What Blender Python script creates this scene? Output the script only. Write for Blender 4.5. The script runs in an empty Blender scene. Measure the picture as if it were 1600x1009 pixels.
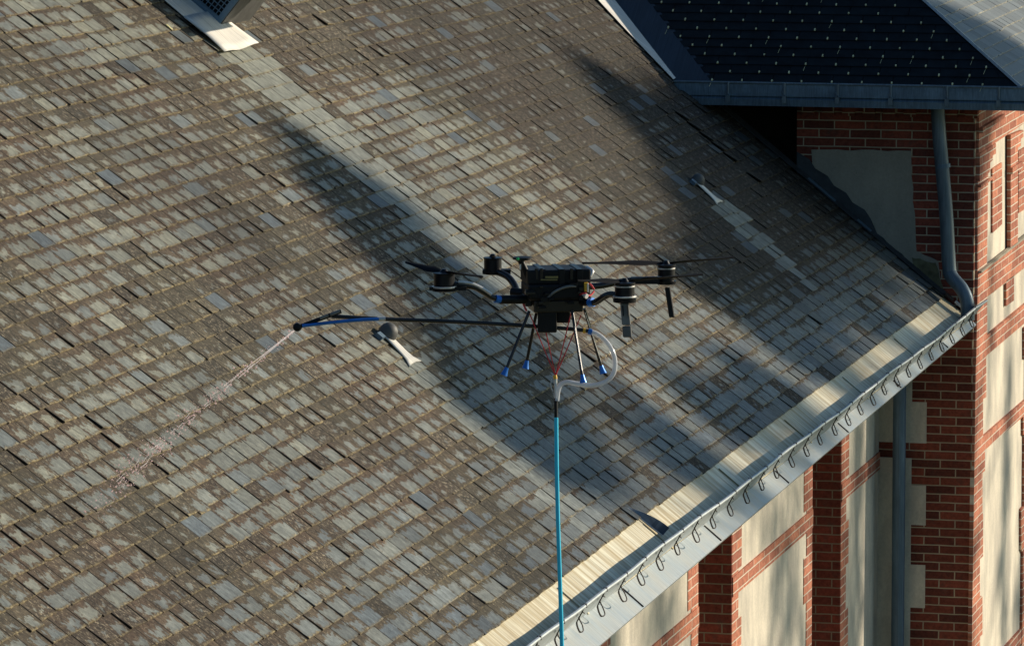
import bpy, bmesh, math, random
from mathutils import Vector, Matrix, noise
random.seed(7)
V = Vector
scene = bpy.context.scene
# ------------------------------------------------------------------ camera
PHI, TH, RO, FPX = math.radians(13.94), math.radians(7.21), math.radians(-.07), 8000.0
d_ = V((-math.sin(PHI)*math.cos(TH), math.cos(PHI)*math.cos(TH), -math.sin(TH)))
r0 = V((math.cos(PHI), math.sin(PHI), 0)); u0 = r0.cross(d_)
r_ = math.cos(RO)*r0 + math.sin(RO)*u0
u_ = -math.sin(RO)*r0 + math.cos(RO)*u0
CAM = V((5.63516534, -36.59914026, 12.88279754))
cd = bpy.data.cameras.new('camera'); cam = bpy.data.objects.new('camera', cd)
scene.collection.objects.link(cam)
cam.matrix_world = Matrix(((r_.x, u_.x, -d_.x, CAM.x), (r_.y, u_.y, -d_.y, CAM.y), (r_.z, u_.z, -d_.z, CAM.z), (0, 0, 0, 1)))
cd.sensor_width = 36; cd.lens = 36*FPX/1600; cd.clip_start = .5; cd.clip_end = 3000
scene.camera = cam
# ------------------------------------------------------------------ light
SE, SA = math.radians(18), math.radians(52)           # elevation; azimuth from +Y towards +X
SUN = V((math.cos(SE)*math.sin(SA), math.cos(SE)*math.cos(SA), math.sin(SE)))
w = bpy.data.worlds.new("World"); scene.world = w; w.use_nodes = True
nt = w.node_tree; bg = nt.nodes['Background']; sk = nt.nodes.new('ShaderNodeTexSky')
sk.sky_type = 'NISHITA'; sk.sun_disc = False; sk.sun_elevation = SE; sk.sun_rotation = SA
tint = nt.nodes.new('ShaderNodeMix'); tint.data_type = 'RGBA'; tint.blend_type = 'MULTIPLY'; tint.inputs[0].default_value = 1; tint.inputs[7].default_value = (.74, 1, 1.20, 1)
nt.links.new(sk.outputs[0], tint.inputs[6]); nt.links.new(tint.outputs[2], bg.inputs[0]); bg.inputs[1].default_value = .080
ld = bpy.data.lights.new('sun', 'SUN'); ld.energy = 5.0; ld.angle = math.radians(.5); ld.color = (1, .875, .70)
lo = bpy.data.objects.new('sun', ld); scene.collection.objects.link(lo)
lo.rotation_euler = (-SUN).to_track_quat('-Z', 'Y').to_euler(); lo.location = (40, 30, 40)
scene.view_settings.view_transform = 'Standard'; scene.view_settings.look = 'None'
scene.view_settings.exposure = .12; scene.view_settings.gamma = 1
# ------------------------------------------------------------------ frames of reference
AL = math.radians(39)
NR = V((math.sin(AL), 0, math.cos(AL))); FD = V((math.cos(AL), 0, -math.sin(AL))); YD = V((0, 1, 0))
P0 = V((0.03067468, 0, 8.20713534))                    # a point of the main roof plane, at the annex corner
def ray(x, y): return d_ + (x-800)/FPX*r_ - (y-504.5)/FPX*u_
def on_y(x, y, Y=0): v = ray(x, y); return CAM + v*((Y-CAM.y)/v.y)
def on_x(x, y, X=0): v = ray(x, y); return CAM + v*((X-CAM.x)/v.x)
def on_roof(x, y, h=0): v = ray(x, y); return CAM + v*((P0+NR*h-CAM).dot(NR)/v.dot(NR))
def at(x, y, dep): return CAM + ray(x, y)*dep
def rp(f, y, h=0): return P0 + FD*f + YD*y + NR*h       # roof coordinates -> world (f = metres down slope from P0)
def fy(p): q = p-P0; return q.dot(FD), q.y
XW = -0.686                                             # face of the main wall
# ------------------------------------------------------------------ materials
def mat(name):
    m = bpy.data.materials.new(name); m.use_nodes = True; t = m.node_tree
    return m, t, t.nodes['Principled BSDF']
def N(t, typ, **k):
    n = t.nodes.new(typ)
    for a, b in k.items(): setattr(n, a, b)
    return n
def L(t, a, b): t.links.new(a, b)
def mth(t, op, a, b=None, c=None, clamp=False):
    n = N(t, 'ShaderNodeMath', operation=op); n.use_clamp = clamp
    for i, v in enumerate((a, b, c)):
        if v is None: continue
        if isinstance(v, (int, float)): n.inputs[i].default_value = v
        else: L(t, v, n.inputs[i])
    return n.outputs[0]
def mixc(t, f, a, b, blend='MIX'):
    n = N(t, 'ShaderNodeMix', data_type='RGBA', blend_type=blend)
    for s, v in ((n.inputs[0], f), (n.inputs[6], a), (n.inputs[7], b)):
        if isinstance(v, (int, float)): s.default_value = v
        elif isinstance(v, tuple): s.default_value = (*v, 1) if len(v) == 3 else v
        else: L(t, v, s)
    return n.outputs[2]
def ramp(t, f, *st):
    n = N(t, 'ShaderNodeValToRGB'); e = n.color_ramp.elements
    while len(e) < len(st): e.new(.5)
    for x, (p, c) in zip(e, st): x.position = p; x.color = (c, c, c, 1) if isinstance(c, (int, float)) else (*c, 1)
    L(t, f, n.inputs[0]); return n.outputs[0]
def tex(t, vec, scale, detail=4, rough=.6, sc=None, loc=None):
    if sc or loc:
        mp = N(t, 'ShaderNodeMapping'); L(t, vec, mp.inputs[0])
        if sc: mp.inputs['Scale'].default_value = sc
        if loc: mp.inputs['Location'].default_value = loc
        vec = mp.outputs[0]
    n = N(t, 'ShaderNodeTexNoise'); n.inputs['Scale'].default_value = scale
    n.inputs['Detail'].default_value = detail; n.inputs['Roughness'].default_value = rough
    L(t, vec, n.inputs['Vector']); return n.outputs[0]
def bump(t, b, h, dist=.004, st=1.0):
    n = N(t, 'ShaderNodeBump'); n.inputs['Distance'].default_value = dist; n.inputs['Strength'].default_value = st
    L(t, h, n.inputs['Height']); L(t, n.outputs[0], b.inputs['Normal'])
def objco(t): return N(t, 'ShaderNodeTexCoord').outputs['Object']

def plain(name, col, rough=.5, metal=0, var=.25, sc=30, bmp=0, spec=.5):
    m, t, b = mat(name); c = objco(t); n = tex(t, c, sc, 5)
    f = ramp(t, n, (.3, 1-var), (.7, 1+var))
    L(t, mixc(t, 1.0, col, f, 'MULTIPLY'), b.inputs['Base Color'])
    b.inputs['Roughness'].default_value = rough; b.inputs['Metallic'].default_value = metal
    b.inputs['Specular IOR Level'].default_value = spec
    if bmp: bump(t, b, n, bmp)
    return m
def slate_mat():
    m, t, b = mat('weathered_slate')
    uv = N(t, 'ShaderNodeUVMap', uv_map='UV').outputs[0]; mm = N(t, 'ShaderNodeUVMap', uv_map='M').outputs[0]
    at_ = N(t, 'ShaderNodeAttribute', attribute_name='tone'); sep = N(t, 'ShaderNodeSeparateColor'); L(t, at_.outputs['Color'], sep.inputs[0])
    tone, lich, hue = sep.outputs
    s2 = N(t, 'ShaderNodeSeparateXYZ'); L(t, uv, s2.inputs[0]); u, v = s2.outputs[0], s2.outputs[1]
    fine = tex(t, mm, 1, 6, .7, sc=(30, 24, 1)); streak = tex(t, mm, 1, 4, .65, sc=(30, 10, 1), loc=(3, 9, 0))
    med = tex(t, mm, 1, 3, .5, sc=(14, 9, 1)); mac = tex(t, mm, 1, 3, .5, sc=(.9, 1.1, 1)); spk = tex(t, mm, 1, 4, .8, sc=(60, 40, 1))
    clean = mixc(t, hue, (.10, .125, .145), (.20, .205, .165))
    clean = mixc(t, 1.0, clean, ramp(t, fine, (.3, .66), (.7, 1.28)), 'MULTIPLY')
    clean = mixc(t, 1.0, clean, ramp(t, streak, (.34, .6), (.64, 1.25)), 'MULTIPLY')
    # distance from the middle of the exposed face
    warp = tex(t, mm, 1, 4, .65, sc=(16, 26, 1), loc=(5, 5, 0))
    du = mth(t, 'ABSOLUTE', mth(t, 'SUBTRACT', u, .5)); dv = mth(t, 'ABSOLUTE', mth(t, 'SUBTRACT', v, .36))
    e = mth(t, 'MAXIMUM', mth(t, 'MULTIPLY', du, 1.35), mth(t, 'MULTIPLY', dv, 1.6))
    q = mth(t, 'ADD', mth(t, 'MULTIPLY', e, .8), mth(t, 'MULTIPLY', mth(t, 'SUBTRACT', streak, .5), 1.35))
    q = mth(t, 'ADD', q, mth(t, 'MULTIPLY', mth(t, 'SUBTRACT', warp, .5), .95))
    q = mth(t, 'ADD', q, mth(t, 'MULTIPLY', mth(t, 'SUBTRACT', mac, .5), .7))
    q = mth(t, 'ADD', q, mth(t, 'SUBTRACT', lich, .5))
    mask = ramp(t, q, (.44, 0), (.54, 1))
    grain = tex(t, mm, 1, 4, .75, sc=(40, 34, 1), loc=(1, 4, 0))
    brown = mixc(t, ramp(t, grain, (.36, 0), (.64, 1)), (.010, .0075, .0055), (.100, .077, .053))
    brown = mixc(t, ramp(t, mac, (.4, 0), (.6, 1)), mixc(t, .35, brown, (.075, .042, .028)), mixc(t, .5, brown, (.062, .060, .042)))
    brown = mixc(t, 1.0, brown, ramp(t, streak, (.34, .45), (.66, 1.45)), 'MULTIPLY')
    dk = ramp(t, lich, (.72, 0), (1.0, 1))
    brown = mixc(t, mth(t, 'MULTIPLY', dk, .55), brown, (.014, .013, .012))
    col = mixc(t, mask, clean, brown)
    # pale crusty lichen specks
    col = mixc(t, mth(t, 'MULTIPLY', ramp(t, mth(t, 'ADD', spk, mth(t, 'MULTIPLY', dk, .05)), (.575, 0), (.655, .9)), mth(t, 'ADD', mth(t, 'MULTIPLY', mask, .70), .12)), col, (.33, .285, .21))
    # tan growth along the lower edge
    le = mth(t, 'ADD', v, mth(t, 'MULTIPLY', mth(t, 'SUBTRACT', tex(t, mm, 1, 5, .75, sc=(35, 50, 1), loc=(7, 1, 0)), .5), .55))
    lm = ramp(t, le, (.01, .95), (.12, 0))
    lm = mth(t, 'MULTIPLY', lm, ramp(t, lich, (.0, .45), (.45, 1)))
    lm = mth(t, 'MULTIPLY', lm, ramp(t, med, (.36, .3), (.55, 1)))
    lm = mth(t, 'MULTIPLY', lm, mth(t, 'SUBTRACT', 1, mth(t, 'MULTIPLY', dk, .7)))
    col = mixc(t, lm, col, mixc(t, ramp(t, grain, (.4, 0), (.6, 1)), (.13, .10, .055), (.36, .30, .17)))
    # side edges of each slate darken
    jm = ramp(t, mth(t, 'ADD', du, mth(t, 'MULTIPLY', mth(t, 'SUBTRACT', warp, .5), .12)), (.455, 0), (.49, .75))
    col = mixc(t, jm, col, (.022, .017, .013))
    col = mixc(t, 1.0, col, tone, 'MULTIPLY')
    col = mixc(t, 1.0, col, (1.22, 1.18, 1.11), 'MULTIPLY')
    L(t, col, b.inputs['Base Color']); b.inputs['Specular IOR Level'].default_value = .35
    L(t, ramp(t, mask, (0, .55), (1, .9)), b.inputs['Roughness'])
    bump(t, b, mth(t, 'ADD', fine, mth(t, 'MULTIPLY', lm, .9)), .006, .8)
    return m
def brick_mat(name, c1, c2, mortar, off=(0, 0), width=.228, row=.0632, ms=.005):
    m, t, b = mat(name)
    uv = N(t, 'ShaderNodeUVMap', uv_map='UV').outputs[0]
    mp = N(t, 'ShaderNodeMapping'); L(t, uv, mp.inputs[0]); mp.inputs['Location'].default_value = (*off, 0)
    wob = N(t, 'ShaderNodeTexNoise'); wob.inputs['Scale'].default_value = 9; L(t, uv, wob.inputs['Vector'])
    va = N(t, 'ShaderNodeVectorMath', operation='MULTIPLY_ADD'); L(t, wob.outputs['Color'], va.inputs[0]); va.inputs[1].default_value = (.008, .006, 0); L(t, mp.outputs[0], va.inputs[2])
    bt = N(t, 'ShaderNodeTexBrick'); L(t, va.outputs[0], bt.inputs['Vector'])
    for k, vv in (('Scale', 1), ('Mortar Size', ms), ('Mortar Smooth', .25), ('Bias', 0), ('Brick Width', width), ('Row Height', row)): bt.inputs[k].default_value = vv
    t.nodes.active = bt; bt.inputs['Color1'].default_value = (0, 0, 0, 1); bt.inputs['Color2'].default_value = (1, 1, 1, 1); bt.inputs['Mortar'].default_value = (.5, .5, .5, 1)
    n1 = tex(t, uv, 35, 5, .7); n2 = tex(t, uv, 2.5, 3, .6)
    bc = mixc(t, bt.outputs['Color'], c1, c2)
    bc = mixc(t, 1.0, bc, ramp(t, n1, (.28, .55), (.72, 1.3)), 'MULTIPLY')
    bc = mixc(t, mth(t, 'MULTIPLY', ramp(t, tex(t, uv, 9, 5, .75, loc=(4, 2, 0)), (.52, 0), (.72, .65)), 1), bc, (.10, .06, .05))
    mc = mixc(t, n1, mortar, tuple(x*.55 for x in mortar))
    col = mixc(t, bt.outputs['Fac'], bc, mc)
    col = mixc(t, 1.0, col, ramp(t, n2, (.3, .8), (.7, 1.12)), 'MULTIPLY')
    L(t, col, b.inputs['Base Color']); b.inputs['Roughness'].default_value = .9; b.inputs['Specular IOR Level'].default_value = .2
    bump(t, b, mth(t, 'SUBTRACT', mth(t, 'MULTIPLY', n1, .4), bt.outputs['Fac']), .006, .9)
    return m
def render_mat(name, col, stain):
    m, t, b = mat(name); c = objco(t)
    n1 = tex(t, c, 3, 5, .65, sc=(1, 1, .45)); n2 = tex(t, c, 60, 5, .7); pit = tex(t, c, 38, 3, .8, sc=(1, 1, .6))
    cc = mixc(t, ramp(t, n1, (.36, 0), (.62, .95)), col, stain)
    cc = mixc(t, 1.0, cc, ramp(t, n2, (.3, .88), (.7, 1.08)), 'MULTIPLY')
    cc = mixc(t, ramp(t, pit, (.70, 0), (.76, .7)), cc, tuple(x*.35 for x in stain))
    L(t, cc, b.inputs['Base Color']); b.inputs['Roughness'].default_value = .92; b.inputs['Specular IOR Level'].default_value = .2
    bump(t, b, mth(t, 'ADD', n2, pit), .004, .6); return m
def zinc_mat(name, col, stain, amt=.6, rough=.42, metal=.55, usc=(26, .8, 1)):
    m, t, b = mat(name); uv = N(t, 'ShaderNodeUVMap', uv_map='UV').outputs[0]
    n1 = tex(t, uv, 1, 4, .7, sc=usc); n2 = tex(t, uv, 1, 4, .6, sc=(3, 2, 1)); n3 = tex(t, uv, 1, 3, .6, sc=(90, 3, 1))
    c = mixc(t, ramp(t, n1, (.42, 0), (.58, amt)), col, stain)
    c = mixc(t, ramp(t, n2, (.35, 0), (.7, .55)), c, tuple(x*.72 for x in stain))
    c = mixc(t, 1.0, c, ramp(t, n3, (.35, .78), (.65, 1.15)), 'MULTIPLY')
    L(t, c, b.inputs['Base Color']); b.inputs['Metallic'].default_value = metal
    L(t, ramp(t, n2, (.3, rough), (.7, rough+.25)), b.inputs['Roughness']); bump(t, b, n2, .003, .4); return m

M = {}
M['slate'] = slate_mat()
M['under'] = plain('dark_boarding_and_recess_shade', (.018, .014, .011), .95, sc=20, spec=.1)
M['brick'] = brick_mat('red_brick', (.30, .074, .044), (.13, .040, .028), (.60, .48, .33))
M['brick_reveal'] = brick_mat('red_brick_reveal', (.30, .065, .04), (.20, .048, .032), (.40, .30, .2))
M['brick_sunlit'] = brick_mat('sunlit_red_brick', (.60, .23, .135), (.36, .13, .085), (.88, .76, .60), width=.35)  # same red brick, with the sunlight brightened into its colour
M['cream'] = render_mat('cream_render', (.74, .665, .53), (.46, .42, .35))
M['patch'] = render_mat('grey_render', (.36, .32, .25), (.27, .25, .20))
M['zinc_low'] = zinc_mat('stained_zinc', (.82, .78, .60), (.46, .36, .19), .85, .45, .2, (17, .5, 1))
M['zinc'] = zinc_mat('pale_zinc', (.36, .42, .45), (.46, .46, .42), .5, .42, .3, (6, .5, 1))
M['zinc_blue'] = zinc_mat('blue_grey_zinc', (.15, .23, .30), (.09, .13, .17), .5, .4, .35, (8, 1, 1))
M['zinc_dark'] = zinc_mat('dark_zinc', (.035, .05, .07), (.025, .035, .05), .5, .45, .3, (30, 3, 1))
M['zinc_flap'] = zinc_mat('streaked_dark_zinc', (.05, .08, .12), (.22, .26, .30), .8, .5, .3, (3, 22, 1))
M['zinc_white'] = zinc_mat('white_oxidised_zinc', (.80, .77, .70), (.66, .62, .54), .5, .5, 0, (20, 1, 1))
M['lip'] = plain('zinc_bead', (.46, .49, .50), .35, .5, .15)
M['iron'] = plain('rusty_dark_iron', (.035, .025, .02), .6, .4, .4)
M['hook'] = plain('stainless_hook', (.80, .72, .38), .4, .3, .35, 8)
M['frontslate'] = plain('dark_front_slate', (.008, .013, .017), .8, 0, .4, 9, .002, .12)  # near-black slate of the front slope, darker than the right slope
M['zinc_pipe'] = zinc_mat('grey_pipe_zinc', (.17, .22, .25), (.09, .12, .14), .5, .38, .35, (8, 1, 1))
M['rslate'] = None
M['lead'] = plain('lead_flashing', (.035, .04, .045), .7, .1, .4, 12, .004)
M['moss'] = plain('yellow_green_moss', (.13, .12, .065), .95, 0, .6, 14, .01)
M['black'] = plain('black_plastic', (.005, .005, .006), .5, 0, .4, spec=.25)
M['blade'] = plain('matt_blade', (.006, .006, .008), .75, 0, .2, spec=.1)
M['carbon'] = plain('carbon_tube', (.012, .010, .010), .25, .1, .3, spec=.6)
M['motor'] = plain('motor_black', (.012, .012, .015), .35, .6, .3)
M['steel'] = plain('brushed_steel', (.62, .60, .56), .35, .35, .2)
M['blue'] = plain('blue_anodised', (.02, .16, .55), .35, .3, .15)
M['hoseblue'] = plain('turquoise_hose', (.02, .56, .80), .4, 0, .06, 5)
M['red'] = plain('red_rope', (.55, .03, .04), .7, 0, .3)
M['yellow'] = plain('yellow_label', (.75, .42, .03), .5, 0, .1)
M['white'] = plain('white_plastic', (.75, .72, .65), .4, 0, .1)
M['antenna'] = plain('grey_antenna_plastic', (.16, .16, .15), .6, 0, .2)
M['cap'] = plain('dull_vent_metal', (.085, .085, .08), .6, .1, .35, 14)
M['wood'] = plain('soffit_board', (.05, .035, .025), .8)
M['bark'] = plain('bark', (.12, .09, .06), .9, 0, .4, 6, .02)
M['leaf'] = plain('leaf_green', (.07, .10, .03), .7, 0, .4, 3)
M['grass'] = plain('grass_ground', (.10, .11, .05), .95, 0, .4, .4)
M['led'] = plain('green_lamp_lens', (.02, .5, .12), .3)
def _rslate():
    m, t, b = mat('grey_slate'); uv = N(t, 'ShaderNodeUVMap', uv_map='UV').outputs[0]; mm = N(t, 'ShaderNodeUVMap', uv_map='M').outputs[0]
    s2 = N(t, 'ShaderNodeSeparateXYZ'); L(t, uv, s2.inputs[0])
    at_ = N(t, 'ShaderNodeAttribute', attribute_name='tone'); sep = N(t, 'ShaderNodeSeparateColor'); L(t, at_.outputs['Color'], sep.inputs[0])
    f = tex(t, mm, 1, 5, .6, sc=(30, 20, 1)); c = mixc(t, f, (.115, .14, .15), (.20, .22, .22))
    le = mth(t, 'ADD', s2.outputs[1], mth(t, 'MULTIPLY', mth(t, 'SUBTRACT', f, .5), .5))
    c = mixc(t, ramp(t, le, (.0, .75), (.07, 0)), c, (.42, .37, .25))
    L(t, mixc(t, 1.0, c, sep.outputs[0], 'MULTIPLY'), b.inputs['Base Color']); b.inputs['Roughness'].default_value = .7; bump(t, b, f, .003)
    return m
M['rslate'] = _rslate()
def clear_mat(name, col, rough, alpha):
    m, t, b = mat(name); b.inputs['Base Color'].default_value = (*col, 1); b.inputs['Roughness'].default_value = rough
    b.inputs['Alpha'].default_value = alpha; b.inputs['Specular IOR Level'].default_value = .9; return m
M['clear'] = clear_mat('clear_tube', (.78, .80, .84), .15, .6)
def water_mat(name, c, mix):
    m, t, b = mat(name); out = t.nodes['Material Output']; tr = N(t, 'ShaderNodeBsdfTranslucent'); tr.inputs[0].default_value = (*c, 1)
    b.inputs['Base Color'].default_value = (*c, 1); b.inputs['Roughness'].default_value = .15
    mx = N(t, 'ShaderNodeMixShader'); mx.inputs[0].default_value = .6; L(t, b.outputs[0], mx.inputs[1]); L(t, tr.outputs[0], mx.inputs[2])
    tp = N(t, 'ShaderNodeBsdfTransparent'); m2 = N(t, 'ShaderNodeMixShader'); m2.inputs[0].default_value = mix; L(t, tp.outputs[0], m2.inputs[1]); L(t, mx.outputs[0], m2.inputs[2])
    L(t, m2.outputs[0], out.inputs[0]); return m
M['water'] = water_mat('water_spray', (.95, .90, .92), .6)
M['bead'] = water_mat('water_drop_glint', (1, .84, .82), 1.0)  # pink of the glints is put into the drop colour
# ------------------------------------------------------------------ object helpers
col = scene.collection
def obj(name, verts, faces, m, parent=None, uv=None, smooth=False):
    me = bpy.data.meshes.new(name); me.from_pydata([tuple(v) for v in verts], [], faces)
    if m: me.materials.append(m)
    if uv is not None:
        l = me.uv_layers.new(name='UV')
        for lp in me.loops: l.data[lp.index].uv = uv(V(verts[lp.vertex_index]))
    if smooth: me.shade_smooth()
    me.update(); o = bpy.data.objects.new(name, me); col.objects.link(o)
    if parent: o.parent = parent
    return o
def thing(name, label, cat, group=None, kind=None):
    o = bpy.data.objects.new(name, None); col.objects.link(o); tag(o, label, cat, group, kind); return o
def tag(o, label, cat=None, group=None, kind=None):
    o['label'] = label
    if cat: o['category'] = cat
    if group: o['group'] = group
    if kind: o['kind'] = kind
    return o
class MB:
    def __init__(s): s.v = []; s.f = []
    def add(s, vs, fs): b = len(s.v); s.v += [V(x) for x in vs]; s.f += [tuple(i+b for i in f) for f in fs]; return s
    def box(s, c, ax, hs):            # centre, three unit axes, half sizes
        vs = [V(c)+ax[0]*hs[0]*i+ax[1]*hs[1]*j+ax[2]*hs[2]*k for i in (-1, 1) for j in (-1, 1) for k in (-1, 1)]
        return s.add(vs, [(0, 1, 3, 2), (4, 6, 7, 5), (0, 4, 5, 1), (2, 3, 7, 6), (0, 2, 6, 4), (1, 5, 7, 3)])
    def tube(s, pts, rad, n=10, cap=True):
        pts = [V(p) for p in pts]; m = len(pts); rs = rad if isinstance(rad, (list, tuple)) else [rad]*m
        t0 = (pts[1]-pts[0]).normalized(); a = t0.orthogonal().normalized(); vs = []
        for i, p in enumerate(pts):
            t = (pts[min(i+1, m-1)]-pts[max(i-1, 0)]).normalized()
            a = (a-t*a.dot(t)).normalized(); b = t.cross(a)
            vs += [p+(a*math.cos(k*2*math.pi/n)+b*math.sin(k*2*math.pi/n))*rs[i] for k in range(n)]
        fs = [(i*n+k, i*n+(k+1) % n, (i+1)*n+(k+1) % n, (i+1)*n+k) for i in range(m-1) for k in range(n)]
        if cap: fs += [tuple(reversed(range(n))), tuple(range((m-1)*n, m*n))]
        return s.add(vs, fs)
    def lathe(s, c, axis, prof, n=20):   # prof: (r, h) along axis
        axis = V(axis).normalized(); a = axis.orthogonal().normalized(); b = axis.cross(a); vs = []
        for r, h in prof: vs += [V(c)+axis*h+(a*math.cos(k*2*math.pi/n)+b*math.sin(k*2*math.pi/n))*r for k in range(n)]
        fs = [(i*n+k, i*n+(k+1) % n, (i+1)*n+(k+1) % n, (i+1)*n+k) for i in range(len(prof)-1) for k in range(n)]
        fs += [tuple(reversed(range(n))), tuple(range((len(prof)-1)*n, len(prof)*n))]
        return s.add(vs, fs)
    def prism(s, pts, dv):               # polygon extruded by vector dv
        n = len(pts); vs = [V(p) for p in pts]+[V(p)+V(dv) for p in pts]
        return s.add(vs, [tuple(range(n)), tuple(reversed(range(n, 2*n)))]+[(i, i+n, (i+1) % n+n, (i+1) % n) for i in range(n)])
    def build(s, name, m, parent=None, uv=None, smooth=False):
        me_v = s.v; o = obj(name, me_v, s.f, m, parent, uv)
        bm = bmesh.new(); bm.from_mesh(o.data); bmesh.ops.recalc_face_normals(bm, faces=bm.faces); bm.to_mesh(o.data); bm.free()
        if smooth:
            o.data.shade_smooth()
            try:
                o.data.set_sharp_from_angle(angle=math.radians(40))
            except Exception: pass
        return o
def spline(pts, k=8):
    pts = [V(p) for p in pts]; out = []
    for i in range(len(pts)-1):
        p0, p1, p2, p3 = pts[max(i-1, 0)], pts[i], pts[i+1], pts[min(i+2, len(pts)-1)]
        for j in range(k):
            t = j/k; out.append(.5*((2*p1)+(p2-p0)*t+(2*p0-5*p1+4*p2-p3)*t*t+(3*p1-p0-3*p2+p3)*t**3))
    return out+[pts[-1]]
X_, Y_, Z_ = V((1, 0, 0)), V((0, 1, 0)), V((0, 0, 1))
uv_front = lambda p: (p.x, p.z)
uv_side = lambda p: (p.y, p.z)
uv_roof = lambda p: ((p-P0).y, (p-P0).dot(FD))
uv_wall = lambda p: (p.x+p.y, p.z)
# ------------------------------------------------------------------ ground
g = MB().add([(-900, -900, 0), (900, -900, 0), (900, 900, 0), (-900, 900, 0)], [(0, 1, 2, 3)]).build('ground', M['grass']); g['kind'] = 'structure'
g['label'] = 'grass ground far below the roofs'
# ------------------------------------------------------------------ main building
main = thing('brick_building', 'long brick and cream building under the large weathered slate roof with zinc gutter', 'building')
F_EDGE = fy(on_roof(1104, 736))[0]                       # lower edge of the slates
Z_GUT = on_y(1080, 128, -.45).z; YG = -.45; TB = .66     # annex gutter line and pitch
def zroof(x): return P0.z-(x-P0.x)*math.tan(AL)
def yvalley(x): return YG+(zroof(x)-Z_GUT)/TB
cf0, cy0 = fy(on_roof(1062, 183)); cf1, cy1 = fy(on_roof(1190, 292)); CRK = (cf0, cf1, (cy0+cy1)/2)
GAPS = [(*fy(on_roof(18, 835)), .045), (*fy(on_roof(525, 375)), .02), (*fy(on_roof(395, 82)), .02)]
def slates(name, m, parent, frame, frange, yrange, keep, W=.195, E=.112, jit=1.0, tonefn=None, half=False, th=.007, clip=None):
    """rows of single slates; frame(f, y, h) -> point; f grows down the slope"""
    vs, fs, uvs, mms, cols = [], [], [], [], []
    f = frange[1]; row = 0
    while f > frange[0]:
        y = yrange[0]+(row % 2)*W*.5+(0 if half else random.uniform(-.06, .06)*jit)
        while y < yrange[1]:
            wd = W*(1 if jit < .3 else random.choice((.78, .88, .95, 1, 1, 1.05, 1.1, 1.2)))
            ck = jit > .3 and parent is main and CRK[0] < f-E/2 < CRK[1]
            if ck and y+.03 < CRK[2] < y+wd: wd = CRK[2]-y
            yc = y+wd/2; fc = f-E/2
            if keep(fc, yc):
                gap = .0025+.003*random.random() + (random.uniform(.006, .016) if jit > .3 and random.random() < .09 else 0)
                for gf_, gy_, gw_ in GAPS:
                    if jit > .3 and abs(fc-gf_) < E*.5 and abs(y-gy_) < wd*.5: gap = gw_
                a, b = y+gap*.5, y+wd-gap*.5
                wav = (noise.noise(V((yc*.35, f*.5, 2)))*.012)*jit
                df = random.gauss(0, .0012)*jit+wav
                yaw = random.gauss(0, .006)*jit
                hl, hr = max(0, random.gauss(.0005, .0042))*jit, max(0, random.gauss(.0, .002))*jit
                if ck and abs(y-CRK[2]) < .004: hl, gap = .022, .022
                drop = random.uniform(.01, .03)*jit if random.random() < .010*jit else 0
                lo_ = f+df+drop
                top = lo_-E-.05
                t_, l_, h_ = tonefn(fc, yc) if tonefn else (1, .5, .5)
                cuts = (0, .33, .66, 1) if jit > .3 else (0, 1)
                base = len(vs); nb = len(cuts)
                for c in cuts:
                    yy = a+(b-a)*c; jf = random.gauss(0, .0012)*jit
                    if clip: yy = max(min(yy, clip(lo_)[1]), clip(lo_)[0])
                    if jit > .3 and c in (0, 1) and random.random() < .10: jf -= random.uniform(.003, .012)
                    hh = .0095+hl+(hr-hl)*c
                    vs.append(frame(lo_+jf+yaw*(yy-yc), yy, hh)); vs.append(frame(lo_+jf+yaw*(yy-yc), yy, hh-th))
                for c in cuts:
                    yy = a+(b-a)*c; hh = .0005+(hl+(hr-hl)*c)*.3
                    if clip: yy = max(min(yy, clip(top)[1]), clip(top)[0])
                    vs.append(frame(top, yy+yaw*.1, hh)); vs.append(frame(top, yy+yaw*.1, hh-.004))
                def q(idx, uvq):
                    fs.append(tuple(base+i for i in idx)); uvs.extend(uvq)
                    mms.extend([(random_off[0]+a+(b-a)*x, f-z*E) for x, z in uvq]); cols.extend([(t_, l_, h_)]*len(idx))
                random_off = (0, 0)
                vt = (E+.05)/E
                for i in range(nb-1):
                    c0, c1 = cuts[i], cuts[i+1]
                    q((2*i, 2*i+2, 2*nb+2*i+2, 2*nb+2*i), [(c0, 0), (c1, 0), (c1, vt), (c0, vt)])
                    q((2*i, 2*i+1, 2*i+3, 2*i+2), [(c0, 0), (c0, 0), (c1, 0), (c1, 0)])
                e0 = nb-1
                q((0, 2*nb, 2*nb+1, 1), [(0, .3), (0, vt), (0, vt), (0, .3)])
                q((2*e0, 2*e0+1, 2*nb+2*e0+1, 2*nb+2*e0), [(1, .3), (1, .3), (1, vt), (1, vt)])
            y += wd
        f -= E; row += 1
    me = bpy.data.meshes.new(name); me.from_pydata([tuple(v) for v in vs], [], fs); me.materials.append(m)
    l1 = me.uv_layers.new(name='UV'); l2 = me.uv_layers.new(name='M')
    l1.data.foreach_set('uv', [c for p in uvs for c in p]); l2.data.foreach_set('uv', [c for p in mms for c in p])
    ca = me.color_attributes.new('tone', 'FLOAT_COLOR', 'CORNER'); ca.data.foreach_set('color', [c for p in cols for c in (*p, 1)])
    me.update(); o = bpy.data.objects.new(name, me); col.objects.link(o); o.parent = parent
    return o
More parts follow.
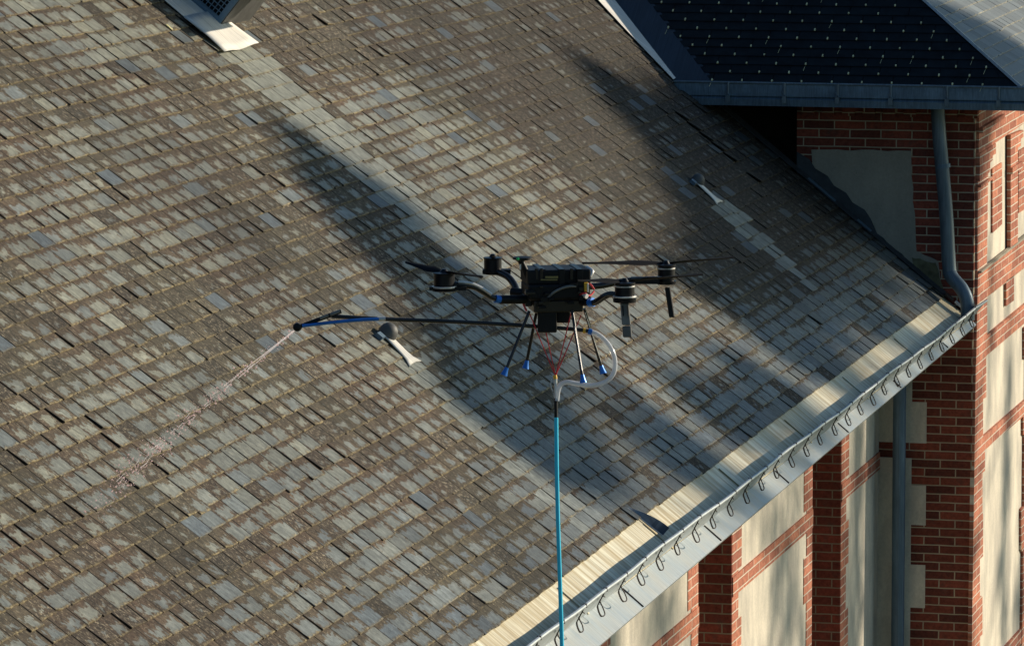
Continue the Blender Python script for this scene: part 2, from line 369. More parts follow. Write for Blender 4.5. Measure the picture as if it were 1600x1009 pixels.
# stains that belong to the roof: clean runs below the zinc pieces, cleaner slates near the eaves
ST = []      # (f_top, y_centre, halfwidth, length)
fa, ya = fy(on_roof(340, 90)); fb, yb = fy(on_roof(398, 73)); ST.append((fb-.1, (ya+yb)/2, abs(yb-ya)/2*.95, 3.0, 0))
fa, ya = fy(on_roof(640, 572)); ST.append((fa-.05, ya, .17, 1.5, 0))
fa, ya = fy(on_roof(1125, 318)); ST.append((fa-.05, ya, .22, .9, 0))
def tone_main(f, y):
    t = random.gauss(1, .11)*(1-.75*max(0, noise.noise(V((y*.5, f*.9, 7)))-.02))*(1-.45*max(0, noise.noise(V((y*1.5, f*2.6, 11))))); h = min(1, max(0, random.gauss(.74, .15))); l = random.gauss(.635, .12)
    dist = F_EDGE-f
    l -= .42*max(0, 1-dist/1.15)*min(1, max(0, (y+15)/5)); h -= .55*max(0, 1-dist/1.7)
    k_ = min(1, max(0, (y+6.2)/2.6))*min(1, max(0, (dist-.38)/.5)); l += .30*k_; t *= 1-.50*k_  # mossier beside the annex; part of the shade there is put into the tone
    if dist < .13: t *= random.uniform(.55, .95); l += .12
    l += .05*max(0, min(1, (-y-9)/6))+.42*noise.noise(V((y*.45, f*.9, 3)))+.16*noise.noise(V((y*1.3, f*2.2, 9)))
    if random.random() < .014: l = -.3; t *= .8; h = .05
    elif random.random() < .05: l = .95; t *= .85
    elif random.random() < .03: l = .35; h = .3
    for ft, yc, hw, ln, _ in ST:
        k = (f-ft)/ln
        if 0 < k < 1 and abs(y-yc+.12*k) < hw*random.uniform(.8, 1.1) and random.random() < 1.5-k: l = random.gauss(.05, .12)+.5*max(0, k-.5); t = random.gauss(1.08, .1); h = .8-.45*k
    return max(.5, t), l, max(0, min(1, h))
def keep_main(f, y):
    x = rp(f, y).x
    if y < -.03: return True
    if x > -2.0: return False
    return y < yvalley(x)-.10
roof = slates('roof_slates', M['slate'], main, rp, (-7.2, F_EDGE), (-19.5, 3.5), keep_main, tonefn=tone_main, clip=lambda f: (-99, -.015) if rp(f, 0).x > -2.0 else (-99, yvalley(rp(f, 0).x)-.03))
b = MB(); pts = [rp(.0, -30, -.012), rp(.0, 0, -.012), rp(-7.6, 0, -.012), rp(-7.6, -30, -.012)]
b.prism(pts, NR*-.06); b.prism([rp(-2.61, 0, -.012), rp(-7.6, yvalley(rp(-7.6, 0).x), -.012), rp(-7.6, 0, -.012)], NR*-.06)
b.build('roof_boarding', M['under'], main)
# back slope beyond the ridge
rb = rp(-7.6, -30); rc = rp(-7.6, 6)
MB().prism([rb, rc, rc+V((-6, 0, -4.9)), rb+V((-6, 0, -4.9))], (0, 0, -.06)).build('back_slope', M['under'], main)
# zinc eaves: lower sheet between slates and lip, apron below
def linef(p1, p2, h=0):          # f as a function of y along an image line laid on the roof plane
    a, b_ = fy(on_roof(*p1, h)), fy(on_roof(*p2, h))
    return lambda y: a[0]+(b_[0]-a[0])*(y-a[1])/(b_[1]-a[1])
HL = .18
f_lip = linef((840, 1000), (1505, 497), HL); f_apr = linef((935, 1009), (1527, 506))
gut = thing('x', '', None); bpy.data.objects.remove(gut)
ys = [-30+i*.25 for i in range(int(29.95/.25)+1)]; ys[-1] = -.03
wob = lambda y: .004*math.sin(y*1.9)+.0025*math.sin(y*5.3+1)
def strip(fa, fb, ha, hb, y0=-30, y1=-.03):
    b = MB(); yy = [y for y in ys if y0 <= y <= y1]; n = len(yy); vs = []
    for y in yy: vs += [rp(fa(y), y, ha), rp(fb(y), y, hb)]
    return b.add(vs, [(2*i, 2*i+1, 2*i+3, 2*i+2) for i in range(n-1)])
s = strip(lambda y: F_EDGE-.15, lambda y: f_lip(y)+wob(y)*0, -.004, .0)
gutter = s.build('gutter', M['zinc_low'], main, uv_roof); gutter.modifiers.new('s', 'SOLIDIFY').thickness = .003
s = strip(lambda y: f_lip(y)+.002, f_apr, .0, -.002)
s2 = strip(f_apr, f_apr, -.002, -.03); s.add(s2.v, s2.f)
ap = s.build('gutter_apron', M['zinc'], gutter, uv_roof)
# seams of the apron
for i in range(-11, 1):
    y = -1.35+i*2.02
    if y > -.2: continue
    b = MB(); b.tube([rp(f_lip(y)+.01, y, .003), rp(f_apr(y)-.004, y, .002)], .004, 5); b.build('apron_seam', M['iron'], gutter)
for i in range(9):
    y = -2.3-i*1.98
    MB().box(rp((F_EDGE+f_lip(y))/2+.02, y, .003), (FD, YD, NR), ((f_lip(y)-F_EDGE)/2-.01, .012, .003)).build('sheet_seam', M['zinc_low'], gutter, uv_roof)
b = MB(); vs = []
for y in ys: vs += [rp(f_lip(y)+wob(y), y, .0), rp(f_lip(y)+wob(y), y, HL), rp(f_lip(y)+wob(y)-.003, y, HL), rp(f_lip(y)+wob(y)-.003, y, 0)]
n = len(ys); b.add(vs, [(4*i+k, 4*i+(k+1) % 4, 4*i+4+(k+1) % 4, 4*i+4+k) for i in range(n-1) for k in (0, 1, 2, 3)])
b.build('gutter_upstand', M['zinc'], gutter, uv_roof)
MB().tube([rp(f_lip(y)+wob(y), y, HL) for y in ys], .0105, 8).build('gutter_lip', M['lip'], gutter, smooth=True)
by0 = fy(on_roof(1055, 820, HL))[1]
k = 0; y = by0+math.floor((-.15-by0)/.452)*.452
first = None
while y > -15.2:
    sc = random.uniform(.72, .92); f0 = f_lip(y)+wob(y)
    P = [(0, 0, HL+.006), (.012, -.004, HL-.03), (.022, -.012, HL-.065), (.030, -.02, HL-.085), (.055, -.02, HL-.10), (.082, -.012, HL-.112), (.092, .03, HL-.115), (.088, .075, HL-.112), (.060, .085, HL-.10), (.030, .07, HL-.085), (.012, .06, HL-.075)]
    sp = spline([rp(f0+a*sc, y+b_*sc+random.gauss(0, .002), h) for a, b_, h in P], 4)
    m_ = MB().tube(sp, [.0034]*12+[.0048]*10+[.0032]*(len(sp)-22), 6)
    m_.tube([rp(f0-.012, y, HL), rp(f0, y, HL+.0135), rp(f0+.012, y, HL)], .004, 5)
    m_.tube([rp(f0+.012, y, HL-.03), rp(f0+.016, y+.09, HL-.055)], .0032, 5)
    br = m_.build('gutter_bracket', M['iron'], gutter, smooth=True)
    y -= .452
# flap of zinc standing across the gutter
b = MB(); A0, A1 = on_roof(979, 795), on_roof(1034, 838); vs = []
for i in range(9):
    t = i/8; p = A0.lerp(A1, t); hh = .006+.050*math.sin(t*math.pi*.55)
    for kk in range(4):
        q = kk/3; vs.append(p+NR*(hh*q+.004)+YD*(.02*q))
b.add(vs, [(i*4+j, i*4+j+1, i*4+j+5, i*4+j+4) for i in range(8) for j in range(3)])
fl = b.build('gutter_flap', M['zinc_flap'], gutter, uv_roof, False); fl.modifiers.new('s', 'SOLIDIFY').thickness = .003
fl['label'] = 'curled leaf of zinc standing up in the gutter'
MB().tube([A0.lerp(A1, i/8)+NR*.006 for i in range(9)], .005, 6).build('flap_lit_edge', M['zinc_white'], gutter)  # white tube paints the lit edge of the flap
# soffit
MB().prism([rp(f_apr(-.04)-.01, -.04, -.045), rp(f_apr(-30)-.01, -30, -.045), rp(-1.0, -30, -.045), rp(-1.0, -.04, -.045)], NR*-.02).build('soffit', M['wood'], main)
# main wall with tall openings
zt = zroof(XW)-.08
def wy(px, py): return on_x(px, py, XW).y
ops = [(wy(900, 1005), wy(934, 1000)), (wy(1090, 900), wy(1143, 880)), (wy(1268, 850), wy(1313, 850))]
stp = ops[2][0]-ops[1][0]
ops = [(ops[0][1]-1.0-stp*k2, ops[0][1]-stp*k2) for k2 in (4, 3, 2, 1, 0)]+ops[1:]
edges = [-30]+[e for o in ops for e in o]+[0]
b = MB()
for i in range(0, len(edges), 2): b.box(((XW-.3), (edges[i]+edges[i+1])/2, zt/2), (X_, Y_, Z_), (.3, (edges[i+1]-edges[i])/2, zt/2))
b.build('wall', M['cream'], main)
zb = on_x(1268, 795, XW).z; CH = .0632
b = MB(); bands = MB(); rev = MB()
for (y0, y1) in ops:
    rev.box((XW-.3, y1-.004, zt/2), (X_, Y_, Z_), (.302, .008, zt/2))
    z = 0; kk = 0
    cL, cR = MB(), MB()
    while z+CH*5 < zt+.02:
        hh = CH*5; wd = (.20, .30)[kk % 2]
        cL.prism([V((XW+.005, y0, z)), V((XW+.005, y0-wd, z)), V((XW+.005, y0-wd, z+hh)), V((XW+.005, y0, z+hh))], (-.006, 0, 0)); cR.prism([V((XW+.005, y1, z)), V((XW+.005, y1+wd, z)), V((XW+.005, y1+wd, z+hh)), V((XW+.005, y1, z+hh))], (-.006, 0, 0))
        z += hh; kk += 1
    for q_ in (cL, cR):
        o = q_.build('brick_quoin', M['brick_sunlit'], main, uv_side); bm = bmesh.new(); bm.from_mesh(o.data); bmesh.ops.remove_doubles(bm, verts=bm.verts, dist=.0005); bm.to_mesh(o.data); bm.free()
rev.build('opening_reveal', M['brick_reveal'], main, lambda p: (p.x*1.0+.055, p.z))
for i in range(0, len(edges), 2):
    for zz in (zb, zb-3.1):
        if zz > zt: continue
        MB().box((XW+.002, (edges[i]+edges[i+1])/2, zz-CH), (X_, Y_, Z_), (.009, (edges[i+1]-edges[i])/2-.002, CH)).build('brick_band', M['brick_sunlit'], main, uv_side)
for (y0, y1) in ops: MB().box((XW-.56, (y0+y1)/2, zt/2), (X_, Y_, Z_), (.02, (y1-y0)/2, zt/2)).build('window', M['black'], main)
# downpipe in the corner
dp = spline([on_y(1407, 590, -.14), on_y(1405, 700, -.14), on_y(1402, 1009, -.14), V((-.62, -.14, .1))], 3)
MB().tube([V((on_y(1405, 700, -.14).x, -.14, z)) for z in (0, 3, 6, 7.9)], .048, 16).build('downpipe', M['zinc_blue'], main, uv_wall, True)
# ------------------------------------------------------------------ vents on the roof
def vent(px, py, tip, sc, label):
    root = obj('roof_vent', [], [], None, main); root['label'] = label
    c = on_roof(px, py); fc, yc = fy(c)
    ft, yt = fy(on_roof(*tip))
    R_ = .075*sc
    # tapering zinc tongue that drains down the slates
    b = MB(); vs = []
    ln = ft-fc
    for i in range(7):
        t = i/6; hw = (.055+.01*t)*sc if t < .8 else (.065+.35*(t-.8))*sc
        f_ = fc+ln*t
        for e in (-1, -.4, .4, 1): vs.append(rp(f_+(.01 if abs(e) == 1 and i == 6 else 0), yc+(yt-yc)*t+e*hw*1.3, .013+.022*(1-t)*(1-abs(e)*.5)))
    b.add(vs, [(i*4+j, i*4+j+1, i*4+j+5, i*4+j+4) for i in range(6) for j in range(3)])
    fo = b.build('vent_flashing', M['zinc_white'], root, uv_roof, True); fo.modifiers.new('s', 'SOLIDIFY').thickness = .004
    # hood: a round half-open cap on a short pipe
    ax = (NR*.9-FD*.25+YD*.1).normalized()
    MB().tube([c-NR*.02, c+ax*R_*.6], R_*.55, 16).build('vent_pipe', M['zinc_white'], root, uv_roof, True)
    prof = [(R_*.86, R_*.25), (R_*1.0, R_*.35), (R_*1.02, R_*.7), (R_*.93, R_*1.15), (R_*.7, R_*1.5), (R_*.38, R_*1.7), (.001, R_*1.76)]
    MB().lathe(c, (ax+X_*.25+YD*.15).normalized(), prof, 24).build('vent_cap', M['cap'], root, smooth=True)
    MB().box(c-YD*R_*1.8-FD*.01+NR*.02, (YD, FD, NR), (R_*.6, .02, .012)).build('vent_clip', M['zinc_blue'], root, uv_roof)
    return root
vent(600, 528, (645, 569), .68, 'round vent cap on the slates below the spray lance')
vent(1086, 288, (1122, 318), .60, 'small round vent cap in the shade near the annex')
# large duct housing cut by the top edge of the picture
duct = obj('duct_housing', [], [], None, main); duct['label'] = 'metal duct housing with a wire grille and white zinc apron'
c0, c1 = on_roof(305, 51), on_roof(338, 43)
fz, yz0 = fy(on_roof(303, 51)); _, yz1 = fy(on_roof(355, 38)); fe, _ = fy(on_roof(369, 82))
b = MB(); vs = []
for i in range(6):
    for j in range(9):
        t, q = i/5, j/8
        vs.append(rp(fz-.1+(fe-fz+.1)*t, yz0+(yz1-yz0)*q, .032+.006*math.sin(q*9)*t+.008*math.sin(t*3+q*4)))
b.add(vs, [(i*9+j, i*9+j+1, i*9+j+10, i*9+j+9) for i in range(5) for j in range(8)])
o = b.build('zinc_apron', M['zinc_white'], duct, uv_roof, True); o.modifiers.new('s', 'SOLIDIFY').thickness = .004
kf, ky = fy(on_roof(340, 43))
def dq(f, y, h): return rp(kf-f, ky+y, h)                 # f up slope, y away, h off the roof
BX, BY, BH = 1.5, .62, .72
b = MB(); b.prism([dq(0, 0, 0), dq(0, BY, 0), dq(0, BY, BH), dq(0, 0, BH)], FD*.006); b.build('housing_front', M['cap'], duct, uv_roof)
b = MB(); b.prism([dq(0, BY, 0), dq(BX, BY, 0), dq(BX, BY, BH), dq(0, BY, BH)], YD*.006); b.build('housing_back', M['zinc'], duct, uv_roof)
b = MB(); b.prism([dq(-.42, -.04, BH), dq(BX, -.04, BH), dq(BX, BY+.1, BH), dq(-.42, BY+.1, BH)], NR*.008); b.build('housing_top', M['zinc_white'], duct, uv_roof)  # out of view; its overhang is added to shade the side sheet
b = MB()
for h0, h1 in ((0, .05), (BH-.03, BH)): b.prism([dq(0, 0, h0), dq(BX, 0, h0), dq(BX, 0, h1), dq(0, 0, h1)], YD*-.006)
for f0, f1 in ((0, .035), (BX-.03, BX)): b.prism([dq(f0, -.001, 0), dq(f1, -.001, 0), dq(f1, -.001, BH), dq(f0, -.001, BH)], YD*-.007)
b.build('grille_frame', M['zinc_blue'], duct, uv_roof)
b = MB()
for i in range(1, 56): b.tube([dq(.0275*i, -.006, .03), dq(.0275*i, -.006, BH)], .0032, 4)
for i in range(1, 26): b.tube([dq(0, -.008, .0275*i), dq(BX, -.008, .0275*i)], .0032, 4)
b.build('wire_grille', M['zinc_blue'], duct, uv_roof)
MB().prism([dq(.03, .05, 0), dq(BX-.03, .05, 0), dq(BX-.03, .05, BH-.01), dq(.03, .05, BH-.01)], YD*.004).build('housing_void', M['black'], duct)
b = MB(); b.prism([dq(-.02, -.40, .017), dq(BX, -.40, .017), dq(BX, 0, .020), dq(-.02, 0, .020)], NR*.003); b.build('side_sheet', M['zinc_white'], duct, uv_roof)
# small bright slate hook by the duct
MB().box(on_roof(262, 46)+NR*.014, (FD, YD, NR), (.022, .012, .004)).build('slate_clip', M['hook'], main)
# ------------------------------------------------------------------ annex
ann = thing('brick_annex', 'taller red brick annex with dark hipped slate roof at the upper right', 'building')
ZS = on_y(1525, 165).z                                    # soffit height
OX = .22                                                   # overhang on the lit side
xl = on_y(1245, 215).x
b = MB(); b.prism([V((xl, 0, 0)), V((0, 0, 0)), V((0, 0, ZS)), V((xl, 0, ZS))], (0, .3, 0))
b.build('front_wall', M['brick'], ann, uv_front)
b = MB(); b.box((xl-2.0, .36, 4.95), (X_, Y_, Z_), (2.02, .05, 4.95)); b.build('recessed_wall', M['under'], ann)  # near-black colour puts the shade of this recess into the wall
b = MB(); b.prism([V((-.3, .301, 0)), V((-.3, 9, 0)), V((-.3, 9, ZS)), V((-.3, .301, ZS))], (.3, 0, 0)); b.build('side_wall', M['cream'], ann)
def pf(pts, out, name, m, uv=uv_front, th=.03):            # panel on the front wall from image points
    MB().prism([on_y(x, y, 0)+V((0, -out, 0)) for x, y in pts], (0, th, 0)).build(name, m, ann, uv)
def ps(pts, out, name='brick_relief', m=None, th=.03):
    MB().prism([on_x(x, y, 0)+V((out, 0, 0)) for x, y in pts], (-th, 0, 0)).build(name, m or M['brick_sunlit'], ann, uv_side)
def jag(p, q, n=8, a=1.6):
    return [(p[0]+(q[0]-p[0])*i/n+(random.uniform(-a, a) if 0 < i else 0), p[1]+(q[1]-p[1])*i/n+(random.uniform(-a, a) if 0 < i else 0)) for i in range(n)]
pf(jag((1268, 234), (1424, 236))+jag((1424, 236), (1432, 392), 8, 2)+jag((1432, 392), (1466, 408), 3)+[(1466, 408), (1473, 462)]+[(1420, 416), (1272, 288)], .007, 'render_patch', M['patch'])
# mossy foot of the patch
pf(jag((1425, 402), (1462, 410), 6, 2)+jag((1462, 410), (1478, 466), 5, 2)+[(1473, 464), (1430, 424)], .010, 'moss_stain', M['moss'])
# lower cream panel with brick teeth
yy = [520, 572, 628, 692, 716, 758, 820, 882, 949, 1012, 1074, 1136]
xr = [1426, 1426, 1449, 0, 1426, 1449, 1426, 1449, 1426, 1449, 1426]
xL = XW+.001
for i in range(len(xr)):
    if xr[i] == 0: continue
    za, zc = on_y(1440, yy[i]).z, on_y(1440, yy[i+1]).z; x1 = on_y(xr[i], 600).x-.003
    MB().box(((xL+x1)/2, -.001, (za+zc)/2), (X_, Y_, Z_), ((x1-xL)/2, .006, (za-zc)/2)).build('cream_panel', M['cream'], ann)
# lit side wall relief
ps([(1526, 168), (1600, 150), (1640, 120), (1640, 160), (1600, 190), (1543, 229), (1543, 236), (1525, 243)], .02)
ps([(1525, 200), (1560, 178), (1560, 184), (1525, 208)], .05)
ps([(1524.5, 240), (1550, 224), (1550, 240), (1545, 243), (1545, 250), (1541, 254), (1541, 268), (1537, 272), (1524.5, 283)], .03)
ps([(1524, 283), (1540.5, 272), (1538.5, 415), (1523.5, 426)], .018)
ps([(1524, 289), (1543, 276), (1543, 280), (1524, 293)], .04)
ps([(1548, 264), (1563, 254), (1563, 350), (1548, 364)], .014)
ps([(1571, 211), (1591, 203), (1591, 214), (1587, 217), (1587, 228), (1582.5, 231), (1582.5, 380), (1571, 389)], .04)
ps([(1571, 262), (1587, 252), (1587, 262), (1571, 272)], .055)
ps([(1589, 236), (1606, 226), (1606, 322), (1589, 333)], .014)
ps([(1617, 190), (1628, 184), (1628, 345), (1617, 354)], .04)
ps([(1523.5, 426), (1640, 336), (1640, 386), (1538, 464), (1538, 524), (1640, 440), (1640, 468), (1536, 556), (1520.5, 568)], .022)
ps([(1568, 438), (1580, 430), (1580, 469), (1568, 478)], .022)
ps([(1524, 423.5), (1640, 333), (1640, 336), (1524, 426.5)], .045, 'ledge', M['patch'])
for p in ([(1520.5, 568), (1537, 553), (1537, 620), (1532, 623), (1532, 702), (1535, 705), (1535, 735), (1531, 738), (1531, 800), (1532, 804), (1532, 868), (1527, 873), (1527, 930), (1531, 930), (1531, 990), (1527, 994), (1527, 1060), (1513.5, 1060)],
          [(1532, 682), (1640, 588), (1640, 611), (1532, 705)],
          [(1597, 512), (1640, 476), (1640, 588), (1600, 622), (1600, 560), (1597, 560)],
          [(1595, 650), (1640, 611), (1640, 1060), (1592, 1060), (1594.5, 863), (1592, 858), (1592, 795), (1596, 790), (1597, 680), (1595, 678)],
          [(1556, 1022), (1592, 982), (1592, 1004), (1556, 1044)]):
    ps(p, .02)
# annex roof: front slope (shaded), lit right slope, hip
XC = OX; HB = .06
def fr_front(f, x, h):    # f down slope, measured from the gutter line
    sl = V((0, -math.cos(math.atan(TB)), -math.sin(math.atan(TB)))); n_ = V((0, -math.sin(math.atan(TB)), math.cos(math.atan(TB))))
    return V((0, YG, Z_GUT-.012))+sl*f+X_*x+n_*h
def fr_right(f, y, h):
    sl = V((math.cos(math.atan(TB)), 0, -math.sin(math.atan(TB)))); n_ = V((math.sin(math.atan(TB)), 0, math.cos(math.atan(TB))))
    return V((XC+.17, 0, Z_GUT-.012))+sl*f+Y_*y+n_*h
CB = math.cos(math.atan(TB)); XH = XC+.17
def vx(y): return P0.x-(Z_GUT+TB*(y-YG)-P0.z)/math.tan(AL)        # valley x at depth y
def keepf(f, x):
    y = YG-f*CB
    return x > vx(y)+.30 and x < XH-(y-YG)-.02
annslates = slates('roof_slates', M['frontslate'], ann, fr_front, (-4.5, -.02), (-6, 1.2), lambda f, x: keepf(f, x-.15) or keepf(f, x+.15), W=.2185, E=.0835*1.22, jit=.05, half=True, th=.005, clip=lambda f: (vx(YG-f*CB)+.30, XH+f*CB-.004))
slates('lit_roof_slates', M['rslate'], ann, fr_right, (-4.5, -.02), (YG, 8), lambda f, y: (y-YG) > -f*CB-.02, W=.21, E=.10, jit=.6, clip=lambda f: (YG-f*CB+.05, 99), tonefn=lambda f, y: (random.gauss(1, .1), .5, .5))
f = -.02; row = 0; shown = 0; rest = MB()
while f > -4.4:
    x = -6+(row % 2)*.2185*.5
    while x < 1.2:
        if keepf(f-.05, x) and random.random() > .02:
            hk = MB(); p = fr_front(f, x, .02); q_ = p-CAM; w_ = q_.dot(d_); sx, sy = 800+FPX*q_.dot(r_)/w_, 504.5-FPX*q_.dot(u_)/w_
            tilt = random.gauss(0, .002); ax_ = (X_, fr_front(1, 0, 0)-fr_front(0, 0, 0), fr_front(0, 0, 1)-fr_front(0, 0, 0))
            vis = -10 < sx < 1610 and -6 < sy and shown < 100
            if not vis: hk = rest
            hk.box(fr_front(f-.002, x+tilt, .020), ax_, (.0048, random.uniform(.008, .0125), .004))
            if random.random() < .16: hk.tube([fr_front(f+.02, x-.004, .0135), fr_front(f+.07, x-.010, .0135)], .0014, 4)
            if vis: hk.build('slate_hook', M['hook'], annslates); shown += 1
        x += .2185
    f -= .0835*1.22; row += 1
ro = rest.build('slate_hooks', M['hook'], annslates); ro['kind'] = 'stuff'
D_ = 5.0
b = MB(); apex_y = YG+D_
b.add([V((vx(YG)-.0, YG, Z_GUT-.03)), V((XH, YG, Z_GUT-.03)), V((XH-D_, apex_y, Z_GUT-.03+TB*D_)), V((vx(apex_y), apex_y, Z_GUT-.03+TB*D_)), V((XH, 9, Z_GUT-.03)), V((XH-D_, 9, Z_GUT-.03+TB*D_))],
      [(0, 1, 2, 3), (1, 4, 5, 2)])
o = b.build('roof_boarding', M['under'], ann); o.modifiers.new('s', 'SOLIDIFY').thickness = .02
# valley lining: dark zinc on the annex side, white oxidised strip on the main roof side
def val(y, e): return V((vx(y), y, Z_GUT+TB*(y-YG)))+e
b = MB(); vs = []; n = 14
for i in range(n):
    y = YG+.0+i*.25; vs += [fr_front(-(y-YG)/CB, vx(y)-.02, .012), fr_front(-(y-YG)/CB, vx(y)+.33, .005)]
b.add(vs, [(2*i, 2*i+1, 2*i+3, 2*i+2) for i in range(n-1)]); o = b.build('valley_lining', M['zinc_dark'], ann, uv_front); o.modifiers.new('s', 'SOLIDIFY').thickness = .003
b = MB(); vs = []
for i in range(n):
    y = YG+i*.25; p = val(y, V((0, 0, 0))); ff, yy_ = fy(p)
    wdt = min(.75, .03+.44*i*.25)
    vs += [rp(ff, yy_-wdt-.03*math.sin(i*.9)*min(1, i/3), .024), rp(ff, yy_+.03, .030)]
b.add(vs, [(2*i, 2*i+1, 2*i+3, 2*i+2) for i in range(n-1)]); o = b.build('valley_strip', M['zinc_white'], main, uv_roof); o.modifiers.new('s', 'SOLIDIFY').thickness = .003
# hip edge: zinc strip on the lit side
b = MB(); vs = []
for i in range(n+4):
    y = YG+i*.25; p = V((XH-(y-YG), y, Z_GUT+TB*(y-YG)))
    vs += [p+V((-.012, 0, .006)), p+V((.002, .004, .018)), p+V((.0, .11, .001))]
b.add(vs, [(3*i+j, 3*i+j+1, 3*i+j+4, 3*i+j+3) for i in range(n+3) for j in (0, 1)])
o = b.build('hip_flashing', M['zinc'], ann, uv_front); o.modifiers.new('s', 'SOLIDIFY').thickness = .003
# box gutter with rolled edge, lower cornice sheet and brackets
ag = MB(); GH = .165; zg = Z_GUT
x0 = vx(YG)-.02; x1 = XH+.06
prof = [(YG, zg), (YG-.004, zg), (YG-.004, zg-.095), (YG+.012, zg-.10), (YG-.010, zg-.115), (YG-.002, zg-GH), (YG+.05, zg-GH-.005), (YG+.05, zg-.01)]
ag.prism([V((x0, y, z)) for y, z in prof], (x1-x0, 0, 0))
agut = ag.build('gutter', M['zinc_blue'], ann, lambda p: (p.x, p.z*3))
MB().tube([V((x0, YG-.004, zg)), V((x1, YG-.004, zg))], .009, 8).build('gutter_lip', M['zinc_blue'], agut, uv_wall, True).data.materials[0] = M['zinc_pipe']
for px in (1138, 1226, 1309, 1392, 1480, 1561, 1640):
    x = on_y(px, 148, YG).x
    if x > x1-.02: continue
    m_ = MB(); m_.tube([V((x, YG-.012, zg+.004)), V((x, YG-.016, zg-.05)), V((x, YG-.014, zg-.10))], .010, 6)
    m_.box((x, YG-.022, zg-.115), (X_, Y_, Z_), (.015, .010, .024)); m_.tube([V((x-.016, YG-.02, zg-.06)), V((x+.014, YG-.022, zg-.09))], .005, 6)
    m_.build('gutter_bracket', M['zinc_pipe'], agut, uv_wall, True)
MB().box(((x0+x1)/2, YG/2+.03, ZS+.03), (X_, Y_, Z_), ((x1-x0)/2, -YG/2-.02, .012)).build('soffit', M['wood'], ann)
MB().box((XC/2+.05, 4.5, ZS+.06), (X_, Y_, Z_), (XC/2+.05, 4.5, .02)).build('side_soffit', M['wood'], ann)
b = MB(); b.box((XH+.01, 4.3, zg-.05), (X_, Y_, Z_), (.05, 4.7, .05)); b.build('side_gutter', M['zinc_blue'], agut, uv_wall)
# dentil bricks below the soffit
for i in range(9):
    x = -1.22+i*.15
    if abs(x+.27) < .06: continue
    MB().box((x, -.02, ZS-.055), (X_, Y_, Z_), (.045, .03, .035)).build('dentil', M['brick'], ann, uv_front)
# dark flashing along the junction with the main roof, pale patches on it
def jn(px1, px2, up, dn, name, m, out, dy):
    p, q = on_y(*px1), on_y(*px2); pts = [p+Z_*up+V((0, -out, 0)), q+Z_*up+V((0, -out, 0)), q-Z_*dn+V((0, -out, 0)), p-Z_*dn+V((0, -out, 0))]
    return MB().prism(pts, (0, dy, 0)).build(name, m, ann, uv_front)
b = MB(); pr = []; n = 24
for i in range(n+1):
    t = i/n; f_ = -1.72+1.42*t; p = rp(f_, 0, 0)
    top = .245-.06*t/.53+(.010*(i % 3))
    if t > .53: top = .055-.02*t
    top = (top*.62 if t <= .53 else top)+.008*((i*7) % 3-1)
    pr.append((p, top))
vs = []
for p, tp in pr: vs += [p+V((0, -.014, tp)), p+V((0, -.014, -.03))]
b.add(vs, [(2*i, 2*i+1, 2*i+3, 2*i+2) for i in range(n)]); o = b.build('step_flashing', M['lead'], ann); o.modifiers.new('s', 'SOLIDIFY').thickness = .006
b = MB(); b.prism([rp(-2.5, -.10, .016), rp(-.32, -.075, .016), rp(-.32, 0, .03), rp(-2.5, 0, .03)], NR*.004); b.build('junction_lining', M['lead'], ann)
for a_, c_ in ((-1.62, -1.36), (-1.15, -1.02)):
    MB().prism([rp(a_, -.075, .024), rp(c_, -.075, .024), rp(c_, -.04, .03), rp(a_, -.04, .03)], NR*.003).build('lining_patch', M['zinc_blue'], ann, uv_roof)
# loose bits at the corner of the gutter
for k_ in range(3):
    p = rp(-.28+.09*k_, -.05+.01*k_, .03); MB().box(p, (FD, YD, NR), (.035, .03, .006)).build('corner_sheet', (M['wood'], M['zinc_white'], M['iron'])[k_], ann, uv_roof if k_ == 1 else None)
# downpipe of the annex
pts = [on_y(1465, 168, -.15), on_y(1468, 215, -.14), on_y(1478, 330, -.13), on_y(1483, 415, -.13), on_y(1487, 432, -.15), on_y(1503, 452, -.20), on_y(1511, 472, -.22), on_y(1512, 500, -.22)]
dpp = MB().tube(spline(pts, 7), .0505, 20).build('downpipe', M['zinc_pipe'], ann, uv_wall, True)
p, q = on_y(1473.6, 262, -.135), on_y(1473.2, 256, -.135); MB().tube([p, q], .055, 18).build('pipe_collar', M['zinc_blue'], dpp, uv_wall, True)
p = on_y(1477, 330, 0)
# ------------------------------------------------------------------ drone
DD = 18.0; S = 8000/DD      # pixels per metre at the drone
dr = thing('spray_drone', 'black quadcopter drone with a long spray lance hovering in front of the slate roof', 'drone')
dr.location = at(868, 455, DD); bpy.context.view_layer.update()
inv = Matrix.Translation(-dr.location)
def dbuild(b, name, m, parent=None, uv=None, smooth=True):
    if parent is None or parent is dr:
        b.v = [v-dr.location for v in b.v]; return b.build(name, m, dr, uv, smooth)
    b.v = [v-dr.location for v in b.v]; return b.build(name, m, parent, uv, smooth)
A = lambda x, y, dz=0: at(x, y, DD+dz)
UP = V((0, 0, 1)); RT = r_.copy(); RT.z = 0; RT.normalize(); BK = UP.cross(RT)    # drone axes: right, away, up
def dbox(x, y, dz, w_, h_, dp, name, m, parent=None, bev=.006, rot=0):
    c = A(x, y, dz); rx = RT*math.cos(rot)+BK*math.sin(rot); ry = UP.cross(rx)
    b = MB().box(c, (rx, ry, UP), (w_/2/S, dp/2, h_/2/S)); o = dbuild(b, name, m, parent, smooth=False)
    if bev: md = o.modifiers.new('b', 'BEVEL'); md.width = bev; md.segments = 2
    return o
YW = .16
body = dbox(868, 452, 0, 98, 26, .17, 'body', M['black'], bev=.010, rot=YW)
dbox(868, 429, 0, 100, 23, .16, 'battery', M['black'], bev=.006, rot=YW)
rg = random.Random(4)
